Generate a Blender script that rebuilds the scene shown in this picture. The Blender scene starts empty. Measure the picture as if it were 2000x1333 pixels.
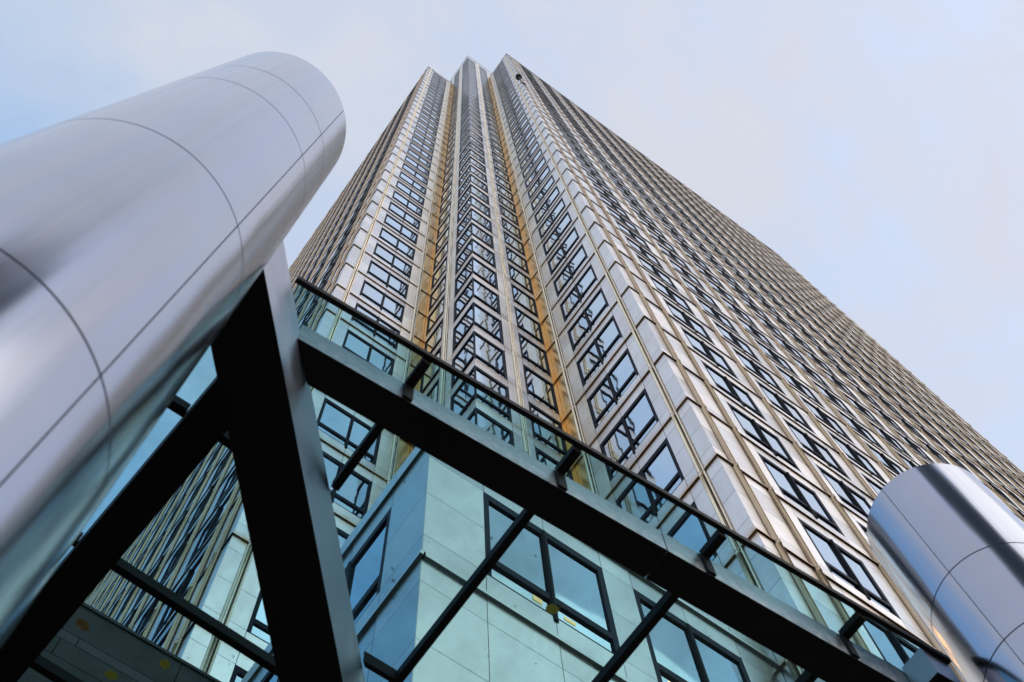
import bpy, math, random
import numpy as np
from mathutils import Matrix, Vector

# ------------------------------------------------------------------ camera
EYE = 1.6
F = 2350.0                       # focal length in photo pixels (photo 2000 x 1333)
def camera_axes():
    v = np.array([-90.0, -711.5])                 # zenith vanishing point relative to the centre
    k = 1.336
    t = (-F * F - v @ v) / (np.array([k, 1.0]) @ v)
    u2 = v + t * np.array([k, 1.0])               # vanishing point of the facade that recedes to the right
    ray = lambda p: np.array([p[0], -p[1], -F]) / np.linalg.norm([p[0], p[1], F])
    z = ray(v); u = ray(u2); u = u - z * (u @ z); u /= np.linalg.norm(u)
    return np.array([u, np.cross(z, u), z])
M = camera_axes()
sc = bpy.context.scene
cam = bpy.data.cameras.new('camera')
camo = bpy.data.objects.new('camera', cam)
sc.collection.objects.link(camo)
sc.camera = camo
cam.sensor_width = 36.0
cam.lens = 36.0 * F / 2000.0
cam.clip_start = 0.1
cam.clip_end = 5000
mw = Matrix([list(r) for r in M]).to_4x4()
mw.translation = Vector((0, 0, EYE))
camo.matrix_world = mw
cam.dof.use_dof = True
cam.dof.focus_distance = 45.0
cam.dof.aperture_fstop = 3.6

# ------------------------------------------------------------------ view, world, sun
sc.view_settings.view_transform = 'Standard'
sc.view_settings.look = 'None'
sc.view_settings.exposure = 0.0
sc.view_settings.gamma = 1.0
sc.cycles.max_bounces = 10
sc.cycles.glossy_bounces = 6
sc.cycles.transparent_max_bounces = 12
sc.cycles.sample_clamp_indirect = 8
SUN_EL, SUN_AZ = math.radians(38), math.radians(-62)      # azimuth counted from +x to +y
world = bpy.data.worlds.new('World')
sc.world = world
world.use_nodes = True
nt = world.node_tree
for n in list(nt.nodes): nt.nodes.remove(n)
def node(tree, typ, **kw):
    n = tree.nodes.new(typ)
    for k_, v_ in kw.items():
        if k_.startswith('i_'):
            n.inputs[k_[2:].replace('_', ' ')].default_value = v_
        else:
            setattr(n, k_, v_)
    return n
def dirv(az, el):
    a, e = math.radians(az), math.radians(el)
    return (math.cos(a) * math.cos(e), math.sin(a) * math.cos(e), math.sin(e))
def sky():
    N = lambda t, **k: node(nt, t, **k)
    L = nt.links.new
    out = N('ShaderNodeOutputWorld'); bg = N('ShaderNodeBackground')
    bg.inputs['Strength'].default_value = 0.1
    st = N('ShaderNodeTexSky', sky_type='NISHITA')
    st.sun_disc = False; st.sun_elevation = SUN_EL
    st.sun_rotation = math.pi / 2 - SUN_AZ
    st.air_density = 1.0; st.dust_density = 0.6; st.ozone_density = 2.0
    tc = N('ShaderNodeTexCoord')
    # thin high cloud, thicker away from the blue patch on the left
    mp = N('ShaderNodeMapping'); mp.inputs['Scale'].default_value = (1.6, 2.0, 1.7)
    mp.inputs['Location'].default_value = (0.35, 0.2, 0.6)
    L(tc.outputs['Generated'], mp.inputs['Vector'])
    nz = N('ShaderNodeTexNoise'); nz.inputs['Scale'].default_value = 3.6; nz.inputs['Detail'].default_value = 8
    nz.inputs['Roughness'].default_value = 0.58; nz.inputs['Distortion'].default_value = 0.3
    L(mp.outputs[0], nz.inputs['Vector'])
    dp = N('ShaderNodeVectorMath', operation='DOT_PRODUCT'); L(tc.outputs['Generated'], dp.inputs[0])
    dp.inputs[1].default_value = dirv(114, 48)
    bl = N('ShaderNodeMapRange', interpolation_type='SMOOTHSTEP'); L(dp.outputs['Value'], bl.inputs['Value'])
    bl.inputs['From Min'].default_value = 0.87; bl.inputs['From Max'].default_value = 1.0
    bl.inputs['To Min'].default_value = 0.90; bl.inputs['To Max'].default_value = 0.0
    nm = N('ShaderNodeMapRange'); L(nz.outputs['Fac'], nm.inputs['Value'])
    nm.inputs['From Min'].default_value = 0.36; nm.inputs['From Max'].default_value = 0.66
    nm.inputs['To Min'].default_value = -0.20; nm.inputs['To Max'].default_value = 0.14
    ad = N('ShaderNodeMath', operation='ADD', use_clamp=True); L(bl.outputs[0], ad.inputs[0]); L(nm.outputs[0], ad.inputs[1])
    # cloud colour: lavender white, warmer and brighter towards the veiled sun
    d2 = N('ShaderNodeVectorMath', operation='DOT_PRODUCT'); L(tc.outputs['Generated'], d2.inputs[0])
    d2.inputs[1].default_value = dirv(-62, 38)
    wm = N('ShaderNodeMapRange', interpolation_type='SMOOTHSTEP'); L(d2.outputs['Value'], wm.inputs['Value'])
    wm.inputs['From Min'].default_value = 0.2; wm.inputs['From Max'].default_value = 1.0
    cm = N('ShaderNodeMix', data_type='RGBA'); L(wm.outputs[0], cm.inputs['Factor'])
    cm.inputs['A'].default_value = (6.45, 6.95, 8.0, 1); cm.inputs['B'].default_value = (7.1, 7.2, 8.15, 1)
    bc = N('ShaderNodeMix', data_type='RGBA', blend_type='MULTIPLY'); bc.inputs['Factor'].default_value = 1
    L(st.outputs[0], bc.inputs['A']); bc.inputs['B'].default_value = (SKYG[0], SKYG[1], SKYG[2], 1)
    mx = N('ShaderNodeMix', data_type='RGBA'); L(ad.outputs[0], mx.inputs['Factor'])
    L(bc.outputs['Result'], mx.inputs['A']); L(cm.outputs['Result'], mx.inputs['B'])
    L(mx.outputs['Result'], bg.inputs['Color']); L(bg.outputs[0], out.inputs['Surface'])
SKYG = (4.4, 4.7, 4.2)
sky()
sun = bpy.data.lights.new('sun', 'SUN'); sun.energy = 0.5; sun.angle = math.radians(50); sun.color = (1.0, 0.9, 0.76)
suno = bpy.data.objects.new('sun', sun); sc.collection.objects.link(suno)
suno.rotation_euler = Vector(dirv(-62, 38)).to_track_quat('Z', 'Y').to_euler()
suno.location = (0, 0, 300)

# ------------------------------------------------------------------ materials
def mat(name):
    m = bpy.data.materials.new(name); m.use_nodes = True
    t = m.node_tree; b = t.nodes['Principled BSDF']
    return m, t, b
def plain(name, col, rough=0.5, metal=0.0, var=0.0, scale=3.0, rvar=0.0):
    m, t, b = mat(name)
    b.inputs['Base Color'].default_value = (*col, 1); b.inputs['Roughness'].default_value = rough; b.inputs['Metallic'].default_value = metal
    if var or rvar:
        tc = node(t, 'ShaderNodeTexCoord'); nz = node(t, 'ShaderNodeTexNoise'); nz.inputs['Scale'].default_value = scale; nz.inputs['Detail'].default_value = 6
        t.links.new(tc.outputs['Object'], nz.inputs['Vector'])
        mr = node(t, 'ShaderNodeMapRange'); t.links.new(nz.outputs['Fac'], mr.inputs['Value'])
        mr.inputs['From Min'].default_value = 0.3; mr.inputs['From Max'].default_value = 0.7
        mr.inputs['To Min'].default_value = 1 - var; mr.inputs['To Max'].default_value = 1 + var
        mx = node(t, 'ShaderNodeMix', data_type='RGBA', blend_type='MULTIPLY'); mx.inputs['Factor'].default_value = 1
        mx.inputs['A'].default_value = (*col, 1); t.links.new(mr.outputs[0], mx.inputs['B'])
        t.links.new(mx.outputs['Result'], b.inputs['Base Color'])
        if rvar:
            r2 = node(t, 'ShaderNodeMapRange'); t.links.new(nz.outputs['Fac'], r2.inputs['Value'])
            r2.inputs['From Min'].default_value = 0.3; r2.inputs['From Max'].default_value = 0.7
            r2.inputs['To Min'].default_value = rough - rvar; r2.inputs['To Max'].default_value = rough + rvar
            t.links.new(r2.outputs[0], b.inputs['Roughness'])
    return m
def steel_panel(name, base, stain_glow, rough, amount, run=0.9, fade=False, lo=0.42):
    """linen-finish stainless cladding: each panel a little different, with brown weather stains or, on the glow panels, reflected gold put into the colour"""
    m, t, b = mat(name); L = t.links.new
    b.inputs['Metallic'].default_value = 1.0
    g = node(t, 'ShaderNodeNewGeometry'); tc = node(t, 'ShaderNodeTexCoord')
    mp = node(t, 'ShaderNodeMapping'); mp.inputs['Scale'].default_value = (2.2, 2.2, 0.45); L(tc.outputs['Object'], mp.inputs['Vector'])
    nz = node(t, 'ShaderNodeTexNoise'); nz.inputs['Scale'].default_value = 1.0; nz.inputs['Detail'].default_value = 7; nz.inputs['Roughness'].default_value = 0.62
    L(mp.outputs[0], nz.inputs['Vector'])
    ms = node(t, 'ShaderNodeMapRange'); L(nz.outputs['Fac'], ms.inputs['Value'])
    ms.inputs['From Min'].default_value = lo; ms.inputs['From Max'].default_value = 0.75; ms.inputs['To Max'].default_value = amount
    # run-off stains, or painted glow on the glow panels, above and below every string course (4 m apart)
    sp = node(t, 'ShaderNodeSeparateXYZ'); L(tc.outputs['Object'], sp.inputs[0])
    a1 = node(t, 'ShaderNodeMath', operation='ADD'); L(sp.outputs['Z'], a1.inputs[0]); a1.inputs[1].default_value = 40.0 - EYE - 18.015
    pp = node(t, 'ShaderNodeMath', operation='PINGPONG'); L(a1.outputs[0], pp.inputs[0]); pp.inputs[1].default_value = 2.0
    sr = node(t, 'ShaderNodeMapRange', interpolation_type='SMOOTHSTEP'); L(pp.outputs[0], sr.inputs['Value'])
    sr.inputs['From Min'].default_value = 0.0; sr.inputs['From Max'].default_value = 0.38; sr.inputs['To Min'].default_value = run; sr.inputs['To Max'].default_value = 0.0
    nr = node(t, 'ShaderNodeMath', operation='MULTIPLY'); L(sr.outputs[0], nr.inputs[0]); L(nz.outputs['Fac'], nr.inputs[1])
    sm = node(t, 'ShaderNodeMath', operation='ADD', use_clamp=True); L(ms.outputs[0], sm.inputs[0]); L(nr.outputs[0], sm.inputs[1])
    ms = sm
    if fade:  # the painted glow weakens with height
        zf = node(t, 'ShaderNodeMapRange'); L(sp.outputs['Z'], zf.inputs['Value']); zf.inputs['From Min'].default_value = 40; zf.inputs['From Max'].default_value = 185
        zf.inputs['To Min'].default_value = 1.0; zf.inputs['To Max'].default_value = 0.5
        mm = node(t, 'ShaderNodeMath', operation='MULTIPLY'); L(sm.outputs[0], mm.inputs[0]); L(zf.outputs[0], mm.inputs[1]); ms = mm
    ri = node(t, 'ShaderNodeMapRange'); L(g.outputs['Random Per Island'], ri.inputs['Value'])
    ri.inputs['To Min'].default_value = 0.86; ri.inputs['To Max'].default_value = 1.06
    c = node(t, 'ShaderNodeMix', data_type='RGBA'); L(ms.outputs[0], c.inputs['Factor'])
    c.inputs['A'].default_value = (*base, 1); c.inputs['B'].default_value = (*stain_glow, 1)
    mu = node(t, 'ShaderNodeMix', data_type='RGBA', blend_type='MULTIPLY'); mu.inputs['Factor'].default_value = 1
    L(c.outputs['Result'], mu.inputs['A']); L(ri.outputs[0], mu.inputs['B']); L(mu.outputs['Result'], b.inputs['Base Color'])
    rr = node(t, 'ShaderNodeMapRange'); L(g.outputs['Random Per Island'], rr.inputs['Value'])
    rr.inputs['To Min'].default_value = rough - 0.05; rr.inputs['To Max'].default_value = rough + 0.07; L(rr.outputs[0], b.inputs['Roughness'])
    n2 = node(t, 'ShaderNodeTexNoise'); n2.inputs['Scale'].default_value = 0.9; n2.inputs['Detail'].default_value = 2; L(tc.outputs['Object'], n2.inputs['Vector'])
    bp = node(t, 'ShaderNodeBump'); bp.inputs['Strength'].default_value = 0.25; bp.inputs['Distance'].default_value = 0.03
    L(n2.outputs['Fac'], bp.inputs['Height']); L(bp.outputs[0], b.inputs['Normal'])
    return m
def mirror_glass(name, col, wave, scale):
    m, t, b = mat(name); L = t.links.new
    b.inputs['Metallic'].default_value = 1.0; b.inputs['Roughness'].default_value = 0.03
    g = node(t, 'ShaderNodeNewGeometry'); tc = node(t, 'ShaderNodeTexCoord')
    ri = node(t, 'ShaderNodeMapRange'); L(g.outputs['Random Per Island'], ri.inputs['Value'])
    ri.inputs['To Min'].default_value = 0.70; ri.inputs['To Max'].default_value = 1.08
    mu = node(t, 'ShaderNodeMix', data_type='RGBA', blend_type='MULTIPLY'); mu.inputs['Factor'].default_value = 1
    mu.inputs['A'].default_value = (*col, 1); L(ri.outputs[0], mu.inputs['B']); L(mu.outputs['Result'], b.inputs['Base Color'])
    nz = node(t, 'ShaderNodeTexNoise'); nz.inputs['Scale'].default_value = scale; nz.inputs['Detail'].default_value = 1.0
    L(tc.outputs['Object'], nz.inputs['Vector'])
    bp = node(t, 'ShaderNodeBump'); bp.inputs['Strength'].default_value = 1.0; bp.inputs['Distance'].default_value = wave
    L(nz.outputs['Fac'], bp.inputs['Height']); L(bp.outputs[0], b.inputs['Normal'])
    return m
def canopy_glass(name, tint):
    m = bpy.data.materials.new(name); m.use_nodes = True; t = m.node_tree; L = t.links.new
    t.nodes.remove(t.nodes['Principled BSDF']); out = t.nodes['Material Output']
    tr = node(t, 'ShaderNodeBsdfTransparent'); tr.inputs['Color'].default_value = (*tint, 1)
    gl = node(t, 'ShaderNodeBsdfGlossy'); gl.inputs['Roughness'].default_value = 0.02
    fr = node(t, 'ShaderNodeFresnel'); fr.inputs['IOR'].default_value = 1.5
    m1 = node(t, 'ShaderNodeMixShader'); L(fr.outputs[0], m1.inputs[0]); L(tr.outputs[0], m1.inputs[1]); L(gl.outputs[0], m1.inputs[2])
    # dust film and specks lying on the glass
    df = node(t, 'ShaderNodeBsdfDiffuse'); df.inputs['Color'].default_value = (0.16, 0.17, 0.16, 1)
    tc = node(t, 'ShaderNodeTexCoord')
    n1 = node(t, 'ShaderNodeTexNoise'); n1.inputs['Scale'].default_value = 13; n1.inputs['Detail'].default_value = 3; L(tc.outputs['Object'], n1.inputs['Vector'])
    s1 = node(t, 'ShaderNodeMapRange'); L(n1.outputs['Fac'], s1.inputs['Value']); s1.inputs['From Min'].default_value = 0.725; s1.inputs['From Max'].default_value = 0.78; s1.inputs['To Max'].default_value = 0.5
    n2 = node(t, 'ShaderNodeTexNoise'); n2.inputs['Scale'].default_value = 2.2; n2.inputs['Detail'].default_value = 8; n2.inputs['Roughness'].default_value = 0.7; L(tc.outputs['Object'], n2.inputs['Vector'])
    s2 = node(t, 'ShaderNodeMapRange'); L(n2.outputs['Fac'], s2.inputs['Value']); s2.inputs['From Min'].default_value = 0.42; s2.inputs['From Max'].default_value = 0.8; s2.inputs['To Max'].default_value = 0.16
    ad = node(t, 'ShaderNodeMath', operation='ADD', use_clamp=True); L(s1.outputs[0], ad.inputs[0]); L(s2.outputs[0], ad.inputs[1])
    m2 = node(t, 'ShaderNodeMixShader'); L(ad.outputs[0], m2.inputs[0]); L(m1.outputs[0], m2.inputs[1]); L(df.outputs[0], m2.inputs[2])
    L(m2.outputs[0], out.inputs['Surface'])
    return m
def brushed_column(name):
    m, t, b = mat(name); L = t.links.new
    b.inputs['Metallic'].default_value = 1.0; b.inputs['Base Color'].default_value = (0.45, 0.465, 0.535, 1)
    b.inputs['Roughness'].default_value = 0.2
    tc = node(t, 'ShaderNodeTexCoord')
    mp = node(t, 'ShaderNodeMapping'); mp.inputs['Scale'].default_value = (26, 26, 0.35); L(tc.outputs['Object'], mp.inputs['Vector'])
    nz = node(t, 'ShaderNodeTexNoise'); nz.inputs['Scale'].default_value = 1.0; nz.inputs['Detail'].default_value = 5; L(mp.outputs[0], nz.inputs['Vector'])
    mr = node(t, 'ShaderNodeMapRange'); L(nz.outputs['Fac'], mr.inputs['Value']); mr.inputs['To Min'].default_value = 0.07; mr.inputs['To Max'].default_value = 0.24
    L(mr.outputs[0], b.inputs['Roughness'])
    n3 = node(t, 'ShaderNodeTexNoise'); n3.inputs['Scale'].default_value = 1.3; n3.inputs['Detail'].default_value = 3; L(tc.outputs['Object'], n3.inputs['Vector'])
    c3 = node(t, 'ShaderNodeMapRange'); L(n3.outputs['Fac'], c3.inputs['Value']); c3.inputs['To Min'].default_value = 0.9; c3.inputs['To Max'].default_value = 1.08
    mu = node(t, 'ShaderNodeMix', data_type='RGBA', blend_type='MULTIPLY'); mu.inputs['Factor'].default_value = 1
    mu.inputs['A'].default_value = (0.45, 0.465, 0.535, 1); L(c3.outputs[0], mu.inputs['B']); L(mu.outputs['Result'], b.inputs['Base Color'])
    n4 = node(t, 'ShaderNodeTexNoise'); n4.inputs['Scale'].default_value = 1.0; n4.inputs['Detail'].default_value = 1
    m4 = node(t, 'ShaderNodeMapping'); m4.inputs['Scale'].default_value = (2.2, 2.2, 0.7); L(tc.outputs['Object'], m4.inputs['Vector']); L(m4.outputs[0], n4.inputs['Vector'])
    bp = node(t, 'ShaderNodeBump'); bp.inputs['Strength'].default_value = 0.5; bp.inputs['Distance'].default_value = 0.022
    L(n4.outputs['Fac'], bp.inputs['Height']); L(bp.outputs[0], b.inputs['Normal'])
    return m

MT = {}
MT['panel'] = steel_panel('linen_steel_cladding', (0.85, 0.81, 0.78), (0.60, 0.38, 0.20), 0.28, 0.26, 1.15)
MT['gold_glow_panel'] = steel_panel('gold_reflection_cladding', (0.94, 0.72, 0.40), (0.90, 0.48, 0.06), 0.28, 1.0, 0.5, True, 0.15)  # warm light bouncing in the re-entrant corners, painted into the steel colour
MT['warm_glow_panel'] = steel_panel('warm_reflection_cladding', (0.98, 0.93, 0.85), (0.90, 0.66, 0.36), 0.40, 0.6, 0.6, True, 0.36)  # paler spill of the same corner glow, painted into the colour
MT['ledge_under'] = plain('ledge_mirrored_gold', (0.52, 0.32, 0.12), 0.35, 1.0)  # gold mirrored from the wall below is put into the underside colour
MT['ledge_dark'] = plain('ledge_mirrored_dark', (0.10, 0.065, 0.04), 0.45, 0.8)  # dark windows mirrored in the underside are put into its colour
MT['podium_panel'] = steel_panel('podium_steel_cladding', (0.60, 0.59, 0.55), (0.50, 0.46, 0.40), 0.26, 0.25, 0.3)
MT['tube'] = plain('bright_steel_tube', (0.87, 0.72, 0.54), 0.24, 1.0, 0.06, 2.0, 0.05)
MT['tube_brown'] = plain('mirrored_brown_tube', (0.60, 0.43, 0.285), 0.26, 1.0, 0.1, 2.0, 0.05)  # same tubes, with the brown they reflect at grazing view painted in
MT['joint'] = plain('dark_joint', (0.035, 0.03, 0.028), 0.7)
MT['frame'] = plain('dark_window_frame', (0.024, 0.027, 0.042), 0.55, 0.0)
MT['fin'] = plain('dark_mullion', (0.016, 0.017, 0.022), 0.55)
for k_ in ('frame', 'fin'): MT[k_].node_tree.nodes['Principled BSDF'].inputs['Specular IOR Level'].default_value = 0.06
MT['glass'] = mirror_glass('tower_window_glass', (0.60, 0.74, 0.84), 0.005, 0.9)
MT['podium_glass'] = mirror_glass('podium_window_glass', (0.50, 0.62, 0.66), 0.004, 0.8)
MT['bronze_and_shade'] = plain('dark_bronze_and_shade', (0.014, 0.011, 0.009), 0.62, 0.0, 0.2, 5)  # dark parts' own paint, also the painted shade under the grey beams
MT['bronze_and_shade'].node_tree.nodes['Principled BSDF'].inputs['Specular IOR Level'].default_value = 0.25
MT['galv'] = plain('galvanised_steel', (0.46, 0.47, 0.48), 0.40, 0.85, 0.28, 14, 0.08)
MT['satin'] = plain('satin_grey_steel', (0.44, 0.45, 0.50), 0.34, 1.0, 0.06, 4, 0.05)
MT['canopy_glass'] = canopy_glass('tinted_canopy_glass', (0.655, 0.865, 0.905))
MT['column'] = brushed_column('brushed_stainless_column')
MT['core'] = plain('column_core', (0.32, 0.32, 0.37), 0.4, 1.0)
MT['stone'] = plain('dark_granite', (0.018, 0.018, 0.016), 0.6, 0.0, 0.35, 2.5, 0.1)
MT['stone_band'] = plain('dark_red_granite', (0.032, 0.022, 0.022), 0.5, 0.0, 0.3, 4)
def leaf_mat(name, col):
    m = plain(name, col, 0.6, 0.0, 0.4, 30); t = m.node_tree
    tl = node(t, 'ShaderNodeBsdfTranslucent'); tl.inputs['Color'].default_value = (*[min(1, c * 1.1) for c in col], 1)
    mx = node(t, 'ShaderNodeMixShader'); mx.inputs[0].default_value = 0.5
    t.links.new(t.nodes['Principled BSDF'].outputs[0], mx.inputs[1]); t.links.new(tl.outputs[0], mx.inputs[2]); t.links.new(mx.outputs[0], t.nodes['Material Output'].inputs['Surface'])
    return m
MT['leaf'] = leaf_mat('yellow_leaf', (0.30, 0.19, 0.02)); MT['leaf_brown'] = leaf_mat('brown_leaf', (0.20, 0.08, 0.02))
MT['black'] = plain('black_paint', (0.008, 0.008, 0.008), 0.6)
MT['ground'] = plain('paving', (0.09, 0.085, 0.08), 0.8, 0.0, 0.25, 0.6)
MT['dark_tower'] = plain('dark_tower_glass', (0.05, 0.05, 0.055), 0.25, 0.2)
MT['tower_band'] = plain('grey_spandrel', (0.10, 0.10, 0.105), 0.5)
m_, t_, b_ = mat('warm_room_light'); b_.inputs['Base Color'].default_value = (0.8, 0.5, 0.2, 1)
b_.inputs['Emission Color'].default_value = (1.0, 0.56, 0.2, 1); b_.inputs['Emission Strength'].default_value = 1.0
MT['lamp'] = m_
m_ = m_.copy(); m_.name = 'orange_room_light'; m_.node_tree.nodes['Principled BSDF'].inputs['Emission Color'].default_value = (1.0, 0.42, 0.08, 1); m_.node_tree.nodes['Principled BSDF'].inputs['Emission Strength'].default_value = 9.0
MT['lamp_bright'] = m_

# ------------------------------------------------------------------ mesh helpers
class MB:
    def __init__(s): s.v = []; s.f = []; s.m = []; s.n = 0; s.smooth = []
    def add(s, verts, faces, mi=0, smooth=False):
        s.v.extend(verts); s.f.extend([tuple(i + s.n for i in f) for f in faces]); s.m.extend([mi] * len(faces)); s.smooth.extend([smooth] * len(faces)); s.n += len(verts)
    def hexa(s, p, mi=0, skip=()):
        """8 points: bottom ring 0-3 (counter clockwise from above), top ring 4-7"""
        fs = {'bottom': (3, 2, 1, 0), 'top': (4, 5, 6, 7), 'a': (0, 1, 5, 4), 'b': (1, 2, 6, 5), 'c': (2, 3, 7, 6), 'd': (3, 0, 4, 7)}
        for k_, f_ in fs.items():
            if k_ in skip: continue
            s.f.append(tuple(i + s.n for i in f_)); s.m.append(mi[k_] if isinstance(mi, dict) else mi); s.smooth.append(False)
        s.v.extend(p); s.n += 8
    def box(s, x0, x1, y0, y1, z0, z1, mi=0, skip=()):
        s.hexa([(x0, y0, z0), (x1, y0, z0), (x1, y1, z0), (x0, y1, z0), (x0, y0, z1), (x1, y0, z1), (x1, y1, z1), (x0, y1, z1)], mi, skip)
    def build(s, name, mats, parent=None, origin=None):
        o3 = np.array(origin if origin is not None else (parent.get('_w') if parent is not None else (0, 0, 0)), dtype=float)
        me = bpy.data.meshes.new(name)
        V = (np.array(s.v, dtype=float) - o3)
        me.from_pydata(V.tolist(), [], s.f)
        for m in (mats if isinstance(mats, (list, tuple)) else [mats]): me.materials.append(MT[m])
        me.polygons.foreach_set('material_index', s.m)
        me.polygons.foreach_set('use_smooth', s.smooth)
        me.update()
        return place(name, me, parent, o3)
WP = {}
def place(name, me, parent, w):
    o = bpy.data.objects.new(name, me); sc.collection.objects.link(o)
    pw = np.array(WP[parent.name]) if parent is not None else np.zeros(3)
    o.parent = parent; o.location = tuple(np.array(w) - pw)
    WP[o.name] = tuple(w)
    return o
_build = MB.build
def build(s, name, mats, parent=None, origin=None):
    if origin is None and parent is not None: origin = WP[parent.name]
    if origin is None: origin = (0, 0, 0)
    return _build(s, name, mats, parent, origin)
MB.build = build
def tag(o, label=None, category=None, group=None, kind=None):
    for k_, v_ in (('label', label), ('category', category), ('group', group), ('kind', kind)):
        if v_: o[k_] = v_
    return o
def empty(name, loc):
    o = bpy.data.objects.new(name, None); sc.collection.objects.link(o); o.location = loc; WP[o.name] = tuple(loc); return o
def project(P):
    c = M.T @ (np.array(P) - np.array([0, 0, EYE]))
    if c[2] > -0.1: return None
    return (1000 + F * c[0] / -c[2], 666.5 - F * c[1] / -c[2])

# ------------------------------------------------------------------ facade language
class Face:
    """a vertical facade: s runs along it, d stands proud of it"""
    def __init__(self, o, t, n): self.o = np.array(o); self.t = np.array(t); self.n = np.array(n); self.flip = (t[0] * n[1] - t[1] * n[0]) > 0
    def p(self, s, d, z):
        q = self.o + self.t * s + self.n * d
        return (q[0], q[1], z + EYE)
    def box(self, mb, s0, s1, z0, z1, d0, d1, mi=0, back=True):
        a = [self.p(s0, d1, z0), self.p(s1, d1, z0), self.p(s1, d0, z0), self.p(s0, d0, z0), self.p(s0, d1, z1), self.p(s1, d1, z1), self.p(s1, d0, z1), self.p(s0, d0, z1)]
        if self.flip: a = [a[1], a[0], a[3], a[2], a[5], a[4], a[7], a[6]]
        mb.hexa(a, mi, () if back else ('c',))
    def quad(self, mb, s0, s1, z0, z1, d, mi=0):
        q = [self.p(s0, d, z0), self.p(s1, d, z0), self.p(s1, d, z1), self.p(s0, d, z1)]
        if self.flip: q = q[::-1]
        mb.add(q, [(0, 1, 2, 3)], mi)
HF = 4.0
ZJ0 = 18.015                      # a string course, metres above the eye
ROWS = (0.0, -0.65, -2.0, -3.35, -4.0)
W_TOP, W_BOT, W_TRAN = -0.66, -3.38, -2.84
M_BOT, M_TRAN = -3.93, -3.40          # the middle prow has taller panes and thinner spandrels
G = 0.007                         # half width of a panel joint
def panel(mb, fc, s0, s1, z0, z1, mi=0):
    fc.box(mb, s0 + G, s1 - G, z0 + G, z1 - G, -0.03, 0.0, mi, back=False)
def pier(mb, fc, s0, s1, zj, cuts=(), rows=ROWS, mi=0):
    e = [s0, *cuts, s1]
    for a, b in zip(e[:-1], e[1:]):
        for k in range(len(rows) - 1): panel(mb, fc, a, b, zj + rows[k + 1], zj + rows[k], mi)
def spandrels(mb, fc, s0, s1, zj, cuts=()):
    e = [s0, *cuts, s1]
    for a, b in zip(e[:-1], e[1:]):
        if fc in (face_mid_r, face_mid_l):
            panel(mb, fc, a, b, zj + W_TOP, zj + HF + M_BOT); continue
        panel(mb, fc, a, b, zj + W_TOP, zj); panel(mb, fc, a, b, zj - HF, zj + W_BOT)
def window_geo(fr, pn, fc, s0, s1, zj, mull=None, open0=False, open1=False):
    """fr: frame mesh builder (0 frame, 1 fin), pn: pane builder"""
    tall_pane = fc in (face_mid_r, face_mid_l)
    zt, zb, zr = zj + W_TOP, zj + (M_BOT if tall_pane else W_BOT), zj + (M_TRAN if tall_pane else W_TRAN)
    D, w = -0.038, 0.10
    a = s0 + (0 if open0 else w); b = s1 - (0 if open1 else w)
    if not open0: fc.box(fr, s0, a, zb, zt, D - 0.05, -0.004, 0)
    if not open1: fc.box(fr, b, s1, zb, zt, D - 0.05, -0.004, 0)
    fc.box(fr, a, b, zt - 0.20, zt, D - 0.05, -0.001, 0)
    fc.box(fr, a, b, zb, zb + 0.055, D - 0.05, -0.007, 0)
    fc.box(fr, a, b, zr - 0.085, zr + 0.085, D - 0.02, -0.003, 0)
    edges = [a, b]
    if mull is not None:
        edges = [a, mull, b]
        fc.box(fr, mull - 0.045, mull + 0.045, zb + 0.055, zt - 0.20, D - 0.02, -0.010, 0)
        # rounded mullion cover that hangs a little below the sill
        n = 6; r = 0.055; vs = []; fs = []
        for zz in (zb - 0.10, zt - 0.05):
            for k in range(n + 1):
                th = math.pi * k / n
                vs.append(fc.p(mull - r * math.cos(th), -0.02 + r * (1.15 if fc in (face_right, face_left) else 0.9) * math.sin(th), zz))
        for k in range(n): fs.append((k, k + 1, n + 2 + k, n + 1 + k))
        fs.append(tuple(range(n, -1, -1))); fs.append(tuple(range(n + 1, 2 * n + 2)))
        if fc.flip: fs = [f[::-1] for f in fs]
        fr.add(vs, fs, 1)
    for c, d in zip(edges[:-1], edges[1:]):
        fc.quad(pn, c, d, zr, zt, D, 0); fc.quad(pn, c, d, zb, zr, D - 0.004, 0)

X = np.array([1.0, 0.0]); Y = np.array([0.0, 1.0])
R_, P_, L_ = np.array([10.95, 5.32]), np.array([7.22, 9.735]), np.array([2.80, 13.46])
TOP, PTOP = 179.6, 197.6
face_right = Face(R_, X, -Y)
face_wing_r = Face(R_, Y, -X)
face_mid_r = Face(P_, X, -Y)
face_mid_l = Face(P_, Y, -X)
face_wing_l = Face(L_, X, -Y)
face_left = Face(L_, Y, -X)
BAY, NB = 3.475, 14
END = 1.605 + NB * BAY + 0.0 + 0.605 + 0.84
END = 1.605 * 2 + (NB) * BAY
DEPTH = 56.0

tower = tag(empty('office_tower', (R_[0], R_[1], 0)), 'very tall steel clad office tower with stepped corner and rows of dark framed windows', 'tower')

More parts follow.
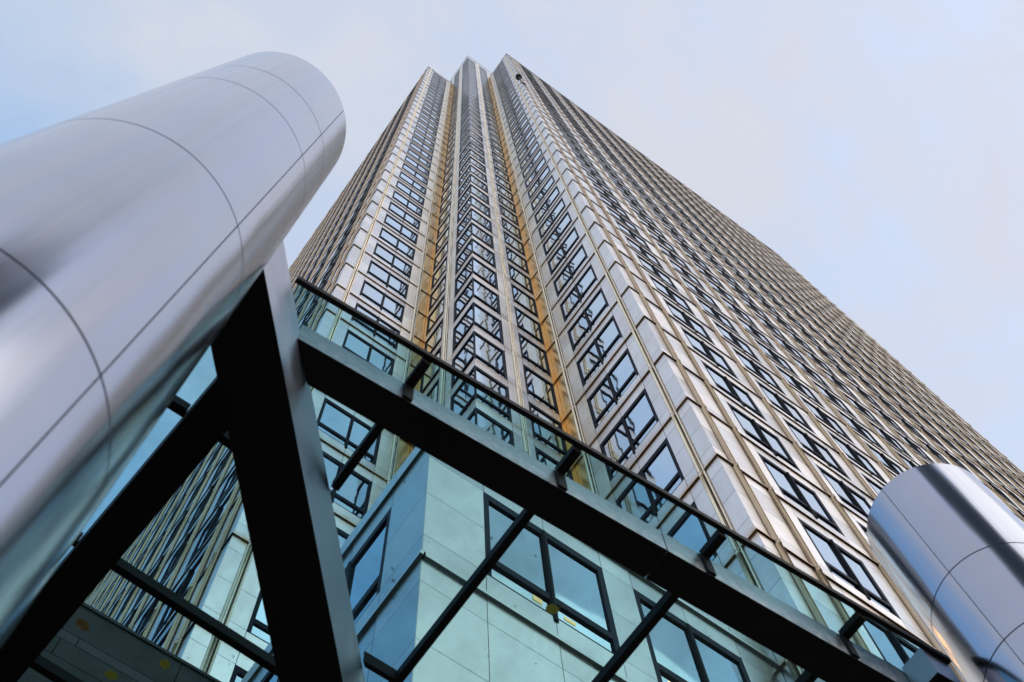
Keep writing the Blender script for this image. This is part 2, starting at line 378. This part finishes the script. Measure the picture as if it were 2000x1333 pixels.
wall = MB()
wins = []        # (face, s0, s1, zj, mull, open0, open1)
floors = [ZJ0 + HF * n for n in range(-1, 41)]
ptop_floors = [ZJ0 + HF * n for n in range(41, 45)]
def long_face(fc):
    for zj in floors + [TOP]:
        rows = ROWS if zj != TOP else (0.0, -0.80, -1.585)
        pier(wall, fc, 0.0, 1.605 + 0.605, zj, (0.54, 1.605), rows)
        for k in range(NB):
            b0 = 1.605 + BAY * k
            if zj != TOP:
                spandrels(wall, fc, b0 + 0.605, b0 + 2.63, zj, (b0 + 1.65,))
                wins.append((fc, b0 + 0.605, b0 + 2.63, zj, b0 + 1.65, False, False))
            else:
                pier(wall, fc, b0 + 0.605, b0 + 2.63, zj, (b0 + 1.65,), rows)
            last = k == NB - 1
            pier(wall, fc, b0 + 2.63, (b0 + BAY + 0.605) if not last else END, zj, (), rows)
def notch_wing(fc):
    for zj in floors + [TOP]:
        rows = ROWS if zj != TOP else (0.0, -0.80, -1.585)
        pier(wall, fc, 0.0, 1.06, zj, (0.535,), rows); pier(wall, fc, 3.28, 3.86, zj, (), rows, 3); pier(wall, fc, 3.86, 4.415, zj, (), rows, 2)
        if zj != TOP:
            spandrels(wall, fc, 1.06, 3.28, zj, (2.19,)); wins.append((fc, 1.06, 3.28, zj, 2.19, False, False))
        else: pier(wall, fc, 1.06, 3.28, zj, (2.19,), rows)
def notch_mid(fc):
    for zj in floors + ptop_floors + [PTOP]:
        rows = ROWS if zj != PTOP else (0.0, -0.80, -3.57)
        tall = zj > TOP
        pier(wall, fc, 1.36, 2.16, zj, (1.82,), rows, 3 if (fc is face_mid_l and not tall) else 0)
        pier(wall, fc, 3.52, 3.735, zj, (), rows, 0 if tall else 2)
        if zj != PTOP:
            spandrels(wall, fc, 0.0, 1.36, zj); spandrels(wall, fc, 2.16, 3.52, zj)
            wins.append((fc, 0.0, 1.36, zj, None, True, False)); wins.append((fc, 2.16, 3.52, zj, None, False, False))
            if tall:
                pier(wall, fc, 3.735, 4.30, zj, (), rows); spandrels(wall, fc, 4.30, 6.30, zj, (5.3,)); wins.append((fc, 4.30, 6.30, zj, 5.3, False, False))
                pier(wall, fc, 6.30, 7.20, zj, (), rows)
        else: pier(wall, fc, 0.0, 1.36, zj, (), rows); pier(wall, fc, 2.16, 3.52, zj, (), rows); pier(wall, fc, 3.735, 7.2, zj, (4.3, 6.3), rows)
for fc in (face_right, face_left): long_face(fc)
for fc in (face_wing_r, face_wing_l): notch_wing(fc)
for fc in (face_mid_r, face_mid_l): notch_mid(fc)
# dark structure behind the panels (stepped plan), butted against itself
B = 0.028
def core(x0, x1, y0, y1, z0, z1): wall.box(x0, x1, y0, y1, z0 + EYE, z1 + EYE, 1)
rec = 0.10
core(R_[0] + rec, R_[0] + END - B, R_[1] + rec, P_[1] - 0.004, 10.1, TOP - 0.02)
core(P_[0] + rec, R_[0] + END - B, P_[1] + rec, L_[1] - 0.004, 10.1, PTOP - 0.02)
core(L_[0] + rec, R_[0] + END - B, L_[1] + rec, L_[1] + END - B, 10.1, TOP - 0.02)
core(P_[0] + 1, P_[0] + 30, L_[1] + rec, L_[1] + 22, TOP - 0.02, PTOP - 0.02)
# reveal-depth backing strips directly behind the panels, between windows
def backing(fc, spans, z0, z1):
    for a, b in spans: fc.box(wall, a + 0.001, b - 0.001, z0, z1, -rec + 0.004, -0.032, 1)
zb0 = floors[0] - HF
bays = [(1.605 + BAY * k + 0.605, 1.605 + BAY * k + 2.63) for k in range(NB)]
def gaps(ws, end):
    out = []; s = 0.03
    for a, b in ws: out.append((s, a)); s = b
    out.append((s, end - 0.03)); return out
for fc in (face_right, face_left): backing(fc, gaps(bays, END), zb0, TOP - 0.03)
for fc in (face_wing_r, face_wing_l): backing(fc, gaps([(1.06, 3.28)], 4.41), zb0, TOP - 0.03)
for fc in (face_mid_r, face_mid_l):
    backing(fc, [(1.36, 2.16), (3.52, 3.70)], zb0, PTOP - 0.03)
for fc, sp, zl in ((face_right, bays, floors), (face_left, bays, floors), (face_wing_r, [(1.06, 3.28)], floors), (face_wing_l, [(1.06, 3.28)], floors), (face_mid_r, [(0.03, 1.36), (2.16, 3.52)], floors + ptop_floors), (face_mid_l, [(0.03, 1.36), (2.16, 3.52)], floors + ptop_floors)):
    for zj in zl:
        for a, b in sp:
            if fc in (face_mid_r, face_mid_l):
                fc.box(wall, a + 0.002, b - 0.002, zj + W_TOP, zj + HF + M_BOT, -rec + 0.005, -0.033, 1); continue
            fc.box(wall, a + 0.002, b - 0.002, zj + W_TOP, zj - 0.001, -rec + 0.005, -0.033, 1)
            fc.box(wall, a + 0.002, b - 0.002, zj - HF, zj + W_BOT, -rec + 0.005, -0.033, 1)
# string courses at every floor
for fc, ln, zl in ((face_right, END, floors), (face_left, END, floors), (face_wing_r, 4.41, floors), (face_wing_l, 4.41, floors)):
    for zj in zl:
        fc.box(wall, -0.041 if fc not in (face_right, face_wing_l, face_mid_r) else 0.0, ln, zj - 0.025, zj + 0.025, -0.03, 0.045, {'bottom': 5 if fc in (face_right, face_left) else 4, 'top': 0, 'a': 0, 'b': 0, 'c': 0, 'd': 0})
wall.build('wall', ['panel', 'joint', 'gold_glow_panel', 'warm_glow_panel', 'ledge_under', 'ledge_dark'], tower)
# copings
cp = MB()
for fc, ln, zt in ((face_right, END, TOP), (face_left, END, TOP), (face_wing_r, 4.4, TOP), (face_wing_l, 4.4, TOP), (face_mid_r, 7.2, PTOP), (face_mid_l, 7.2, PTOP)):
    fc.box(cp, 0.0, ln, zt - 0.02, zt + 0.14, -0.5, 0.05 if fc in (face_right, face_wing_l, face_mid_r) else 0.047, 0)
cp.build('roof_coping', 'panel', tower)

# windows: the hundred that show largest are parts, the rest one mass
def score(w):
    fc, s0, s1, zj = w[:4]
    q = [project(fc.p(s, 0, z)) for s, z in ((s0, zj + W_BOT), (s1, zj + W_BOT), (s1, zj + W_TOP), (s0, zj + W_TOP))]
    if any(a is None for a in q): return 0
    cx = sum(a[0] for a in q) / 4; cy = sum(a[1] for a in q) / 4
    if not (-20 < cx < 2020 and -20 < cy < 1350): return 0
    c = fc.p((s0 + s1) / 2, 0, zj - 2)
    if fc is not face_right and fc is not face_left and zj < 19: return 0
    a = 0
    for i in range(4): a += q[i][0] * q[(i + 1) % 4][1] - q[(i + 1) % 4][0] * q[i][1]
    return abs(a) / 2
order = sorted(range(len(wins)), key=lambda i: -score(wins[i]))
big = set(order[:100])
rest_f, rest_g = MB(), MB()
for i, w in enumerate(wins):
    if i in big:
        f, g = MB(), MB(); window_geo(f, g, *w)
        c = w[0].p((w[1] + w[2]) / 2, 0, w[3] - 2)
        fo = f.build('window', ['frame', 'fin'], tower, c)
        g.build('pane', 'glass', fo, c)
    else:
        window_geo(rest_f, rest_g, *w)
rest_f.m = list(rest_f.m)
off = rest_f.n
rest_f.v.extend(rest_g.v); rest_f.f.extend([tuple(i + off for i in f) for f in rest_g.f]); rest_f.m.extend([2] * len(rest_g.f)); rest_f.smooth.extend([False] * len(rest_g.f)); rest_f.n += rest_g.n
tag(rest_f.build('upper_window', ['frame', 'fin', 'glass'], tower), kind='stuff')
# corner mullion of the middle prow
cm = MB(); zc0, zc1 = floors[0] - HF, PTOP - 3.6
cm.box(P_[0] + 0.004, P_[0] + 0.06, P_[1] + 0.004, P_[1] + 0.06, zc0 + EYE, zc1 + EYE)
cm.build('corner_mullion', 'frame', tower)

# pilaster tubes: pairs of half round steel tubes with a collar at every floor
def tube_mesh(zlo, zhi, proud=1.3, k_=1.0):
    mb = MB(); n = 8
    for (off, r) in ((-0.056 * k_, 0.062 * k_), (0.058 * k_, 0.034 * k_)):
        prof = []
        zs = [z for z in np.arange(ZJ0 - 20 * HF, PTOP, HF) if zlo < z < zhi]
        cuts = [zlo] + zs + [zhi]
        for a, b in zip(cuts[:-1], cuts[1:]): prof += [(a + 0.03, r), (b - 0.19, r), (b - 0.185, r * 1.14), (b - 0.05, r * 1.14), (b - 0.045, r * 0.94), (b + 0.025, r * 0.94)]
        vs = []; fs = []
        for z, rr in prof:
            for k in range(n + 1):
                th = math.pi * k / n
                vs.append((off - rr * math.cos(th), -0.01 - rr * proud * math.sin(th), z + EYE))
        m = n + 1
        for j in range(len(prof) - 1):
            for k in range(n): fs.append((j * m + k, j * m + k + 1, (j + 1) * m + k + 1, (j + 1) * m + k))
        mb.add(vs, fs, 0, True)
    mb.box(-0.085, 0.085, -0.006, 0.0, zlo + EYE, zhi + EYE, 1)
    return mb
def tube(fc, s, me, zlo):
    c = fc.p(s, 0, 0)
    o = place('pilaster_tube', me, tower, (c[0], c[1], 0))
    n = fc.n
    o.rotation_euler.z = math.atan2(n[1], n[0]) + math.pi / 2
    return o
def get_mesh(mb, mats):
    me = bpy.data.meshes.new('pilaster_tube'); me.from_pydata(mb.v, [], mb.f)
    for m in mats: me.materials.append(MT[m])
    me.polygons.foreach_set('material_index', mb.m); me.polygons.foreach_set('use_smooth', mb.smooth); me.update(); return me
tm_low = get_mesh(tube_mesh(floors[0] - HF, TOP - 0.05), ['tube', 'joint'])
tm_long = get_mesh(tube_mesh(floors[0] - HF, TOP - 0.05, 2.2, 0.85), ['tube_brown', 'joint'])
tm_hi = get_mesh(tube_mesh(floors[0] - HF, PTOP - 0.05), ['tube', 'joint'])
for fc in (face_right, face_left):
    tube(fc, 0.54, tm_long, 0)
    for k in range(NB + 1): tube(fc, 1.605 + BAY * k, tm_long, 0)
for fc in (face_wing_r, face_wing_l):
    tube(fc, 0.535, tm_low, 0); tube(fc, 3.86, tm_low, 0)
for fc in (face_mid_r, face_mid_l): tube(fc, 1.82, tm_hi, 0)

# ------------------------------------------------------------------ podium block filling the foot of the corner
C_ = np.array([3.64, 6.143]); PZ = 18.72
podium = tag(empty('podium_building', (C_[0], C_[1], 0)), 'pale steel clad podium block with big windows seen through the canopy glass', 'building')
pu, pv = Face(C_, X, -Y), Face(C_, Y, -X)
pw = MB(); G = 0.005
pfl = [ZJ0 + HF * n for n in range(-4, 1)]
PW = ((1.03, 3.36, 2.2), (3.99, 6.26, 5.12))
for fc in (pu, pv):
    for zj in pfl + [PZ]:
        rows = ROWS if zj != PZ else (0.0, -0.70)
        pier(pw, fc, 0.0, 1.03, zj, (), rows); pier(pw, fc, 3.36, 3.99, zj, (), rows); pier(pw, fc, 6.26, 7.30, zj, (), rows)
        for a, b, m in PW:
            if zj == ZJ0: spandrels(pw, fc, a, b, zj, (m,))
            else: pier(pw, fc, a, b, zj, (m,), rows)
    backing_pairs = gaps([(a, b) for a, b, m in PW], 7.3)
    for a, b in backing_pairs: fc.box(pw, a + 0.001, b - 0.001, pfl[0] - HF, PZ - 0.02, -0.096, -0.032, 1)
    for zj in pfl:
        for a, b, m in PW:
            if zj != ZJ0:
                fc.box(pw, a + 0.002, b - 0.002, zj - HF, zj - 0.001, -0.095, -0.033, 1); continue
            fc.box(pw, a + 0.002, b - 0.002, zj + W_TOP, zj - 0.001, -0.095, -0.033, 1); fc.box(pw, a + 0.002, b - 0.002, zj - HF, zj + W_BOT, -0.095, -0.033, 1)
        fc.box(pw, 0.0 if fc is pu else -0.05, 7.3, zj - 0.04, zj + 0.04, -0.03, 0.05, 0)
pw.box(C_[0] + 0.10, R_[0] - 0.01, C_[1] + 0.10, L_[1] - 0.01, pfl[0] - HF + EYE, PZ - 0.02 + EYE, 1)
pw.build('wall', ['podium_panel', 'joint'], podium)
for fc in (pu, pv):
    for zj in [ZJ0]:
        for a, b, m in PW:
            f, g = MB(), MB(); window_geo(f, g, fc, a, b, zj, m)
            c = fc.p((a + b) / 2, 0, zj - 2)
            fo = f.build('window', ['frame', 'fin'], podium, c); g.build('pane', 'podium_glass', fo, c)
            if fc is pu and a == 3.99:
                lm = MB(); fc.quad(lm, 4.25, 5.0, zj - 3.28, zj - 3.06, -0.032); fc.quad(lm, 5.25, 5.6, zj - 3.28, zj - 3.10, -0.032)
                tag(lm.build('room_light', 'lamp_bright', fo, c), 'orange room lights along the foot of the window')
            if fc is pu and zj == ZJ0 and a == 1.03:
                lm = MB()
                fc.quad(lm, 1.86, 2.02, zj - 3.16, zj - 3.03, -0.032); fc.quad(lm, 2.40, 2.60, zj - 3.17, zj - 3.08, -0.032)
                tag(lm.build('room_light', 'lamp', fo, c), 'warm orange room light showing low in the window')

# ------------------------------------------------------------------ dark granite wing on the left
ws = tag(empty('granite_building', (0, 9.2, 0)), 'low dark granite wing with a reddish band behind the canopy at lower left', 'building')
gw = MB(); fg = Face((-10.0, 9.2), X, -Y)
WT = 9.2 / 0.6575
def rowp(z0, z1, step, offs, mi):
    s = -offs
    while s < 13.6:
        a, b = max(s, 0.0), min(s + step, 13.6)
        if b - a > 0.1: fg.box(gw, a + 0.006, b - 0.006, z0 + 0.006, z1 - 0.006, -0.04, 0.0, mi, back=False)
        s += step
rowp(WT - 0.62, WT, 1.55, 0.45, 0); rowp(WT - 0.80, WT - 0.62, 1.55, 0.2, 1); rowp(WT - 1.15, WT - 0.80, 1.1, 0.55, 0)
zz = WT - 1.15; i = 0
while zz > -1.0:
    rowp(zz - 0.9, zz, 1.55, 0.45 if i % 2 else 1.1, 0); zz -= 0.9; i += 1
fg.box(gw, 0.0, 13.6, -EYE, WT - 0.02, -3.9, -0.042, 2)
gw.build('wall', ['stone', 'stone_band', 'joint'], ws)
gc = MB(); fg.box(gc, 0.0, 13.6, WT, WT + 0.06, -3.9, 0.02, 0); gc.build('roof_coping', 'stone', ws)

# ------------------------------------------------------------------ steel columns
def column(cx, cy, seam, label):
    t = tag(empty('steel_column', (cx, cy, 0)), label, 'column', 'stainless steel columns holding up the glass canopy')
    r = 0.60; zc = [-EYE + 0.02, 1.30, 3.225, 5.335, 7.555, 8.585, 10.23]
    cr = MB(); n = 96
    vs = [(cx + (r - 0.012) * math.cos(2 * math.pi * k / n), cy + (r - 0.012) * math.sin(2 * math.pi * k / n), z) for z in (0.0, 10.21 + EYE) for k in range(n)]
    cr.add(vs, [(k, (k + 1) % n, n + (k + 1) % n, n + k) for k in range(n)], 0, True)
    cr.add([], [], 0); cr.f.append(tuple(range(n, 2 * n))); cr.m.append(0); cr.smooth.append(False)
    cr.build('core', 'core', t)
    rnd = random.Random(int(cx * 100))
    for a, b in zip(zc[:-1], zc[1:]):
        for j in range(3):
            mb = MB(); th0 = math.radians(seam + 120 * j) + 0.003 / r; th1 = math.radians(seam + 120 * (j + 1)) - 0.003 / r
            m = 40; vs = []; fs = []
            prof = ((r - 0.012, a + 0.005), (r - 0.003, a + 0.005), (r, a + 0.008), (r, b - 0.008), (r - 0.003, b - 0.005), (r - 0.012, b - 0.005))
            for rr, z in prof:
                for k in range(m + 1):
                    th = th0 + (th1 - th0) * k / m
                    vs.append((cx + rr * math.cos(th), cy + rr * math.sin(th), z + EYE))
            w = m + 1
            for q in range(len(prof) - 1):
                for k in range(m): fs.append((q * w + k, q * w + k + 1, (q + 1) * w + k + 1, (q + 1) * w + k))
            mb.add(vs[:3 * w], [f for f in fs if max(f) < 3 * w], 0, False)
            mb.add(vs[2 * w:4 * w], [tuple(i - 2 * w for i in f) for f in fs if min(f) >= 2 * w and max(f) < 4 * w], 0, True)
            mb.add(vs[3 * w:], [tuple(i - 3 * w for i in f) for f in fs if min(f) >= 3 * w], 0, False)
            mb.build('cladding_panel', 'column', t)
    return t
CL = np.array([-0.61526, 1.91025]); CR = np.array([6.39004, 1.46234])
column(CL[0], CL[1], -47.7, 'huge nearest stainless column crossing the upper left of the photo')
column(CR[0], CR[1], 179.2, 'smaller looking stainless column at lower right with its round top in view')

# ------------------------------------------------------------------ canopy
can = tag(empty('glass_canopy', (2.6, 2.6, 7.6 + EYE)), 'tinted glass canopy on dark steel beams running between the two steel columns', 'canopy')
ZB, ZG = 7.6, 7.95
bot = {'bottom': 0, 'top': 1, 'a': 1, 'b': 1, 'c': 1, 'd': 1}  # shade under the grey beams is painted in by a darker underside
def prism(name, quad, z0, z1, mats, mi, parent=can):
    mb = MB(); mb.hexa([(x, y, z0 + EYE) for x, y in quad] + [(x, y, z1 + EYE) for x, y in quad], mi)
    return mb.build(name, mats, parent)
ZH = 6.95
hipL = lambda y: 0.9242 * y - 0.3516 * ZH
hipR = lambda y: 0.9338 * y - 0.2764 * ZH
hipC = lambda y: 0.929 * y - 0.314 * ZH
hipCy = lambda x: (x + 0.314 * ZH) / 0.929
hipRy = lambda x: (x + 0.2764 * ZH) / 0.9338
yf0 = lambda x: 2.522 - 0.0610 * x          # front beam, outer face
yf1 = lambda x: 2.766 - 0.0555 * x
ye = lambda x: 2.275 - 0.0605 * x           # glass edge
sR = lambda y: 0.653 - 0.0815 * y           # side beam faces
sL = lambda y: 0.404 - 0.0882 * y
se = lambda y: 0.165 - 0.085 * y
# hip beam from the left column towards the building
prism('hip_beam', [(hipL(1.97) , 1.97), (hipR(1.97), 1.97), (hipR(6.05), 6.05), (hipL(6.05), 6.05)], ZH, 7.745, ['bronze_and_shade', 'satin'], bot)
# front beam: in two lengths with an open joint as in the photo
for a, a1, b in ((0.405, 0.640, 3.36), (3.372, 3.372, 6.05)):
    prism('front_beam', [(a, yf0(a)), (b, yf0(b)), (b, yf1(b)), (a1, yf1(a1))], ZB, 7.905, ['bronze_and_shade', 'galv'], bot)
prism('side_beam', [(sL(2.93), 2.93), (sR(3.16), 3.16), (sR(9.1), 9.1), (sL(9.1), 9.1)], ZB + 0.004, 7.905, ['bronze_and_shade', 'bronze_and_shade'], bot)
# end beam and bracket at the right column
prism('end_beam', [(5.60, ye(5.6) + 0.02), (5.86, ye(5.86) + 0.02), (5.86, yf0(5.86) - 0.003), (5.60, yf0(5.6) - 0.003)], ZB, 7.945, ['bronze_and_shade', 'satin'], bot)
prism('end_beam', [(5.86, yf1(5.86) + 0.003), (6.05, yf1(6.05) + 0.003), (6.05, 6.05), (5.86, 6.05)], ZB, 7.905, ['bronze_and_shade', 'satin'], bot)
# wall plate along the podium
prism('wall_plate', [(3.35, 6.055), (10.9, 6.055), (10.9, 6.135), (3.35, 6.135)], ZB, 7.905, ['bronze_and_shade', 'bronze_and_shade'], bot)
# purlins (towards the building) and the brackets that carry the overhang
px = [1.24, 2.48, 3.74, 5.02]
for x in px:
    y1 = min(6.05, hipRy(x) - 0.03)
    prism('purlin', [(x - 0.03, yf1(x) + 0.003), (x + 0.03, yf1(x) + 0.003), (x + 0.03, y1), (x - 0.03, y1)], 7.83, 7.935, ['bronze_and_shade', 'bronze_and_shade'], bot)
    prism('bracket', [(x - 0.035, ye(x) + 0.025), (x + 0.035, ye(x) + 0.025), (x + 0.035, yf0(x) - 0.003), (x - 0.035, yf0(x) - 0.003)], 7.86, 7.935, ['bronze_and_shade', 'bronze_and_shade'], bot)
    prism('bracket', [(x - 0.036, yf0(x) - 0.022), (x + 0.036, yf0(x) - 0.022), (x + 0.036, yf0(x) - 0.003), (x - 0.036, yf0(x) - 0.003)], 7.61, 7.857, ['bronze_and_shade', 'bronze_and_shade'], bot)
py = [3.47, 4.74, 5.76, 6.95, 8.1]
for y in py:
    xr = hipL(y) - 0.03 if y < 6 else 3.5
    if y < 3.4: pass
    a = sR(y) + 0.003
    if xr > a: prism('purlin', [(a, y - 0.03 + 0.045 * a), (xr, y - 0.03 + 0.045 * xr), (xr, y + 0.03 + 0.045 * xr), (a, y + 0.03 + 0.045 * a)], 7.83, 7.935, ['bronze_and_shade', 'bronze_and_shade'], bot)
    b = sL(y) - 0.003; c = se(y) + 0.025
    prism('bracket', [(c, y - 0.035), (b, y - 0.035), (b, y + 0.035), (c, y + 0.035)], 7.83, 7.935, ['bronze_and_shade', 'bronze_and_shade'], bot)
prism('purlin', [(hipR(4.30) + 0.06, 4.36), (px[1] - 0.035, 4.36), (px[1] - 0.035, 4.40), (hipR(4.30) + 0.10, 4.40)], 7.80, 7.93, ['bronze_and_shade', 'bronze_and_shade'], bot)
# edge channels
prism('edge_trim', [(0.20, ye(0.20) - 0.016), (5.86, ye(5.86) - 0.016), (5.86, ye(5.86) + 0.022), (0.20, ye(0.20) + 0.022)], ZG - 0.035, ZG + 0.03, ['bronze_and_shade', 'bronze_and_shade'], bot)
prism('edge_trim', [(se(2.2) - 0.03, 2.2), (se(2.2) + 0.022, 2.2), (se(9.1) + 0.022, 9.1), (se(9.1) - 0.03, 9.1)], ZG - 0.06, ZG + 0.05, ['bronze_and_shade', 'bronze_and_shade'], bot)
# glass panels
def glass_panel(poly):
    mb = MB(); n = len(poly)
    vs = [(x, y, ZG - 0.008 + EYE) for x, y in poly] + [(x, y, ZG + 0.008 + EYE) for x, y in poly]
    fs = [tuple(range(n - 1, -1, -1)), tuple(range(n, 2 * n))] + [(i, (i + 1) % n, n + (i + 1) % n, n + i) for i in range(n)]
    mb.add(vs, fs, 0); return mb.build('glass_panel', 'canopy_glass', can)
yh = lambda x: min(6.05, hipCy(x) - 0.006)
xs = [0.225] + px + [5.85]
for a, b in zip(xs[:-1], xs[1:]):
    a2, b2 = a + 0.006, b - 0.006
    glass_panel([(a2, ye(a2) + 0.02), (b2, ye(b2) + 0.02), (b2, yh(b2)), (a2, yh(a2))])
ys = [2.95] + py + [9.1]
for a, b in zip(ys[:-1], ys[1:]):
    a2, b2 = a + 0.006, b - 0.006
    f = lambda y: (hipC(y) - 0.006) if y < 6.05 else 3.55
    if a2 < 6.05 < b2:
        glass_panel([(se(a2) + 0.02, a2), (f(a2), a2 + 0.045 * f(a2)), (3.0, 6.12), (3.0, b2 + 0.1), (se(b2) + 0.02, b2)])
    else:
        glass_panel([(se(a2) + 0.02, a2), (max(f(a2), se(a2) + 0.05), a2 + 0.045 * max(f(a2), 0)), (f(b2), b2 + 0.045 * f(b2)), (se(b2) + 0.02, b2)])

# ------------------------------------------------------------------ leaves on the glass
def leaf(x, y, size, rot, m, label):
    mb = MB(); rnd = random.Random(int(x * 1000)); n = 14; vs = [(x, y, ZG + 0.016 + EYE)]; fs = []
    for k in range(n):
        th = 2 * math.pi * k / n
        rr = size * (0.86 + 0.22 * math.cos(th) ** 2 * (1 if math.cos(th) > 0 else 0.4) + rnd.uniform(-0.1, 0.1))
        vs.append((x + rr * math.cos(th + rot), y + 0.8 * rr * math.sin(th + rot), ZG + 0.012 + EYE + rnd.uniform(0, 0.012)))
    for k in range(n): fs.append((0, 1 + k, 1 + (k + 1) % n))
    # stalk
    sx, sy = x - 1.9 * size * math.cos(rot), y - 1.9 * size * math.sin(rot); w = 0.05 * size
    b = len(vs); vs += [(x, y - w, ZG + 0.014 + EYE), (x, y + w, ZG + 0.014 + EYE), (sx, sy + w, ZG + 0.013 + EYE), (sx, sy - w, ZG + 0.013 + EYE)]; fs.append((b, b + 1, b + 2, b + 3))
    return tag(mb.add(vs, fs) or mb.build('fallen_leaf', m, None, (x, y, ZG + 0.012 + EYE)), label, 'leaf', 'fallen leaves lying on the canopy glass')
leaf(3.12, 3.30, 0.055, 2.2, 'leaf', 'yellow leaf on the glass over the large podium window')
leaf(0.345, 5.37, 0.055, 0.6, 'leaf_brown', 'brown leaf on the glass, leftmost over the dark granite wing')
leaf(1.007, 5.316, 0.048, 1.4, 'leaf', 'yellow leaf on the glass right beside the tower foot, over dark granite')
leaf(0.73, 5.62, 0.052, -0.5, 'leaf', 'yellow leaf at the very bottom edge of the photo over dark granite')

# ------------------------------------------------------------------ black ball on the tower corner
bx, by, bz = 10.56, 5.10, 132.0
ball = tag(empty('ball_fixture', (bx, by, bz - 0.9 + EYE)), 'small black ball on a thin stem high on the right corner of the tower', 'ball')
mb = MB(); vs = []; fs = []; r = 0.36; nu, nv = 20, 12
for j in range(nv + 1):
    ph = math.pi * j / nv
    for i in range(nu): vs.append((bx + r * math.sin(ph) * math.cos(2 * math.pi * i / nu), by + r * math.sin(ph) * math.sin(2 * math.pi * i / nu), bz + EYE + r * math.cos(ph)))
for j in range(nv):
    for i in range(nu): fs.append((j * nu + i, (j + 1) * nu + i, (j + 1) * nu + (i + 1) % nu, j * nu + (i + 1) % nu))
mb.add(vs, fs, 0, True); mb.build('ball', 'black', ball)
mb = MB(); mb.box(bx - 0.05, bx + 0.05, by - 0.05, by + 0.05, bz - 8.0 + EYE, bz - 0.25 + EYE); mb.build('stem', 'black', ball)
mb = MB(); mb.box(bx + 0.05, bx + 0.55, by - 0.04, by + 0.10, bz - 6.2 + EYE, bz - 6.0 + EYE); mb.build('bracket', 'fin', ball)

# ------------------------------------------------------------------ ground and the tower across the street
gr = MB(); gr.add([(-600, -600, 0), (600, -600, 0), (600, 600, 0), (-600, 600, 0)], [(0, 1, 2, 3)])
tag(gr.build('ground', 'ground'), 'grey paving', None, None, 'structure')
def neighbour(x0, x1, y0, y1, h, label, step=4.0):
    t = tag(empty('office_block', ((x0 + x1) / 2, (y0 + y1) / 2, 0)), label, 'building')
    w = MB(); w.box(x0, x1, y0, y1, 0, h); w.build('glazing', 'dark_tower', t)
    s = MB(); z = 5.0
    while z < h:
        s.box(x0 - 0.15, x1 + 0.15, y0 - 0.15, y1 + 0.15, z, z + 1.1); z += step
    s.build('spandrel', 'tower_band', t)
neighbour(-26, 7, -78, -50, 126, 'dark office block seen only as a dark band reflected in the steel columns')
